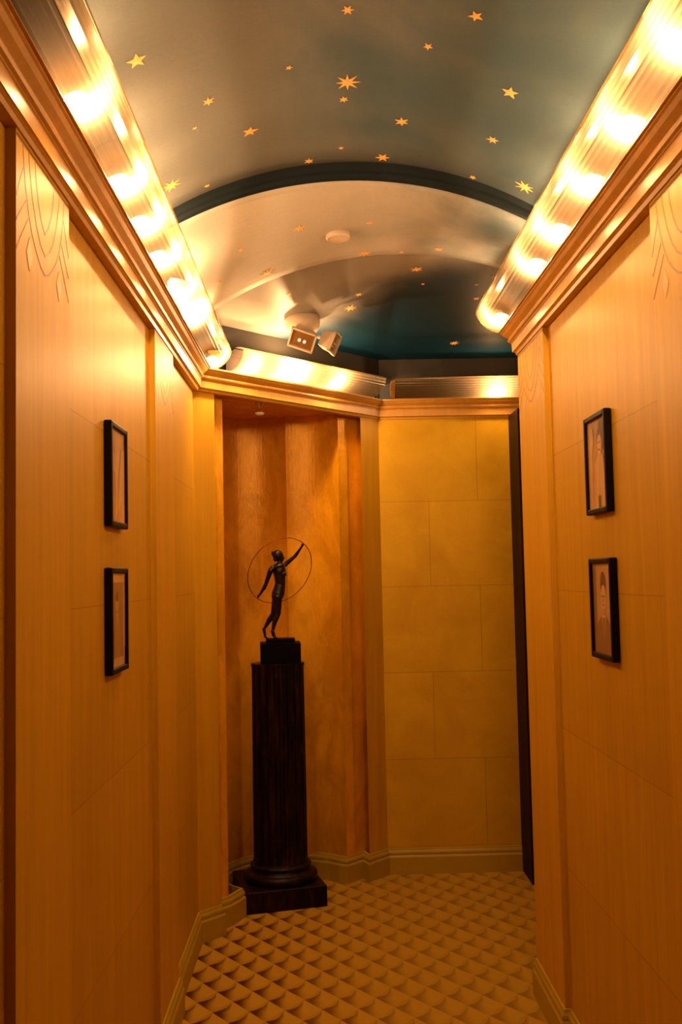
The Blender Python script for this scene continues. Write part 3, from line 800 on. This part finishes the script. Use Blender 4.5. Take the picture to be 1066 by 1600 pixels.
# hands: palm, four bent fingers and a thumb, closed lightly on the hoop
def hand(bm, wrist, tip, hoop_dir, sgn):
    wrist = Vector(wrist); tip = Vector(tip); d = (tip - wrist).normalized(); side = Vector((0, 1, 0)); nrm = d.cross(side).normalized()
    capsule(bm, wrist, 11 * u, wrist + d * .011, 13 * u, 1.25)
    for k, ln_ in enumerate((.009, .0105, .010, .008)):
        base = wrist + d * .012 + side * (-.006 + .004 * k)
        k1 = base + d * ln_ * .6 + nrm * sgn * .002; k2 = k1 + (d * .35 + nrm * sgn * .9).normalized() * ln_ * .55
        capsule(bm, base, .0021, k1, .0019, 1, 8); capsule(bm, k1, .0019, k2, .0016, 1, 8)
    tb = wrist + d * .004 - side * .006; t1 = tb + (d * .6 + nrm * sgn * .6 - side * .5).normalized() * .007; t2 = t1 + (d * .7 + nrm * sgn * .6 + side * .3).normalized() * .006
    capsule(bm, tb, .0023, t1, .0021, 1, 8); capsule(bm, t1, .002, t2, .0016, 1, 8)
hand(bm, FP(283, 742, -.006), HA, None, 1); hand(bm, FP(722, 256, .005), HB, None, 1)
fig = link('figure', bm, M['bronze'], root, True)
md = fig.modifiers.new('fuse', 'REMESH'); md.mode = 'VOXEL'; md.voxel_size = .0013; md.use_smooth_shade = True
md = fig.modifiers.new('soften', 'SMOOTH'); md.factor = .5; md.iterations = 4
# bobbed hair with a knot at the back
bm = bmesh.new(); ell(bm, FP(472, 335), 54 * u, .0235, 52 * u, .2); ell(bm, FP(432, 322), 24 * u, .012, 26 * u, .4); ell(bm, FP(452, 375), 26 * u, .017, 30 * u, .3)
capsule(bm, FP(425, 312), 12 * u, FP(413, 300), 6 * u)
hair = link('hair', bm, M['bronze'], root, True)
md = hair.modifiers.new('fuse', 'REMESH'); md.mode = 'VOXEL'; md.voxel_size = .0016; md.use_smooth_shade = True
# hoop: circle through both hands, its plane turned about the line between them
ctr = (HA + HB) / 2; e1 = (HB - HA).normalized(); rad = (HB - HA).length / 2 + .002
e2i = Vector((-e1.z, 0, e1.x)); e2 = (e2i * .76 + Vector((0, -.65, 0))).normalized()
bm = bmesh.new(); tube(bm, [ctr + rad * (e1 * math.cos(2 * PI * i / 96) + e2 * math.sin(2 * PI * i / 96)) for i in range(96)], .0021, 8, True)
link('hoop', bm, M['hoop'], root, True)

# ------------------------------------------------------------------ twin floodlight on the end ceiling
FX = Vector((-.082, 4.56)); fz = z3f(FX.x, FX.y)
root = thing('twin_spotlight', 'cream twin-head emergency spotlight on the blue ceiling', 'spotlight', (FX.x, FX.y, fz))
bm = bmesh.new(); lathe(bm, [(.080, .014), (.081, -.022), (.077, -.044), (.064, -.060), (.034, -.067), (.002, -.068)], (FX.x, FX.y, fz), 48); link('base', bm, M['cream'], root, True)
def head(pos, aim, up, sx, sy, dep, lit, arm_from):
    aim = Vector(aim).normalized(); upv = Vector(up); rx = aim.cross(upv).normalized(); uy = rx.cross(aim)
    pos = Vector(pos)
    def W(a, b, c): return pos + rx * a + uy * b + aim * c
    def frustum(bm, s0, s1, c0, c1, cap0=True, cap1=True):
        a = [bm.verts.new(W(x * sx * s0, y * sy * s0, c0)) for x, y in ((-1, -1), (1, -1), (1, 1), (-1, 1))]
        b = [bm.verts.new(W(x * sx * s1, y * sy * s1, c1)) for x, y in ((-1, -1), (1, -1), (1, 1), (-1, 1))]
        for j in range(4): bm.faces.new((a[j], a[(j + 1) % 4], b[(j + 1) % 4], b[j]))
        if cap0: bm.faces.new(a[::-1])
        if cap1: bm.faces.new(b)
        return a, b
    bm = bmesh.new(); frustum(bm, .78, .95, -dep, -.012); frustum(bm, 1.0, 1.0, -.012, -.0045)
    bevel(bm, .003, 2); h = link('lamp_head', bm, M['cream'], root)
    bm = bmesh.new()            # rim as four bars round the opening
    for s_ in (-1, 1):
        for (x0, x1, y0, y1) in ((s_ * sx - .004, s_ * sx + .004, -sy - .004, sy + .004), (-sx - .004, sx + .004, s_ * sy - .004, s_ * sy + .004)):
            vs = box(bm, (x0, y0, -.008), (x1, y1, .006))
            for v in vs: v.co = W(*v.co)
    link('rim', bm, M['cream'], h, origin=root.location)
    bm = bmesh.new(); a, b = frustum(bm, .55, .9, -.0042, -.0015); link('reflector', bm, M['reflector'], h, origin=root.location)
    bm = bmesh.new()
    for q in (-.22, .22):
        rr = bmesh.ops.create_uvsphere(bm, u_segments=14, v_segments=10, radius=.0075)
        for v in rr['verts']: v.co = W(v.co.x + q * sx, v.co.y - .1 * sy, v.co.z + .002)
    link('lamp', bm, lit, h, True, origin=root.location)
    bm = bmesh.new(); tube(bm, [Vector(arm_from), (Vector(arm_from) + W(0, 0, -dep)) / 2 + Vector((0, 0, -.006)), W(0, 0, -dep + .004)], .007, 10); link('knuckle', bm, M['cream'], h, True, origin=root.location)
head((FX.x - .002, FX.y - .050, fz - .112), (-.18, -.80, -.62), (.36, 0, 1), .056, .044, .060, lamp_lit('faint_lamp'), (FX.x, FX.y, fz - .045))
head((FX.x + .146, FX.y - .014, fz - .122), (.92, -.24, -.40), (.10, 0, 1), .052, .044, .062, M['cream'], (FX.x + .03, FX.y, fz - .045))

# small round cover plate on the vault
dz = z2f(.069, 3.51)
bm = bmesh.new(); lathe(bm, [(.042, .006), (.043, -.012), (.041, -.019), (.037, -.021), (.030, -.019), (.001, -.019)], (.069, 3.51, dz), 40)
o = link('ceiling_cover_plate', bm, M['cream'], None, True, origin=(.069, 3.51, dz)); o.location = (.069, 3.51, dz)
o['label'] = 'small round cream cover plate on the vaulted ceiling'; o['category'] = 'cover plate'
for p in o.data.polygons: p.use_smooth = abs(p.normal.z) < .9

# sprinkler head hanging in the top of the niche
sp = Vector((-.300, 4.80, ZC - .004))
root = thing('sprinkler_head', 'small white sprinkler head under the top of the niche', 'sprinkler', sp)
bm = bmesh.new(); lathe(bm, [(.022, 0), (.022, -.004), (.012, -.009), (.010, -.026), (.002, -.027)], sp, 24); link('escutcheon', bm, M['brass'], root, True)
bm = bmesh.new()
for s_ in (-1, 1): tube(bm, [sp + Vector((s_ * .008, 0, -.024)), sp + Vector((s_ * .014, 0, -.036)), sp + Vector((s_ * .004, 0, -.048))], .0025, 8)
link('frame_arm', bm, M['brass'], root, True)
bm = bmesh.new(); lathe(bm, [(.004, -.044), (.022, -.047), (.023, -.051), (.018, -.058), (.002, -.060)], sp, 28); link('deflector', bm, M['white'], root, True)

# ------------------------------------------------------------------ world, camera, view
w = bpy.data.worlds.new('World'); SC.world = w; w.use_nodes = True
w.node_tree.nodes['Background'].inputs[0].default_value = (1, .7, .45, 1); w.node_tree.nodes['Background'].inputs[1].default_value = .02

f, roll, pitch, yaw = 1570.5, -2.04538e-2, 6.40133e-2, 1.70289e-2
cy, sy, cp, sp_ = math.cos(yaw), math.sin(yaw), math.cos(pitch), math.sin(pitch)
fw = Vector((sy * cp, cy * cp, sp_)); r0 = Vector((cy, -sy, 0)); u0 = r0.cross(fw)
cr, sr = math.cos(roll), math.sin(roll)
right = r0 * cr + u0 * sr; upv = u0 * cr - r0 * sr
cam = bpy.data.cameras.new('camera'); co = bpy.data.objects.new('camera', cam); COL.objects.link(co)
mw = Matrix((right, upv, -fw)).transposed().to_4x4(); mw.translation = (0, 0, 1.55); co.matrix_world = mw
cam.sensor_fit = 'VERTICAL'; cam.sensor_height = 36; cam.sensor_width = 24; cam.lens = f / 1600 * 36; cam.clip_start = .02
SC.camera = co
vs = SC.view_settings
vs.view_transform = 'Standard'; vs.look = 'None'; vs.exposure = -0.05; vs.gamma = 1; vs.use_curve_mapping = False
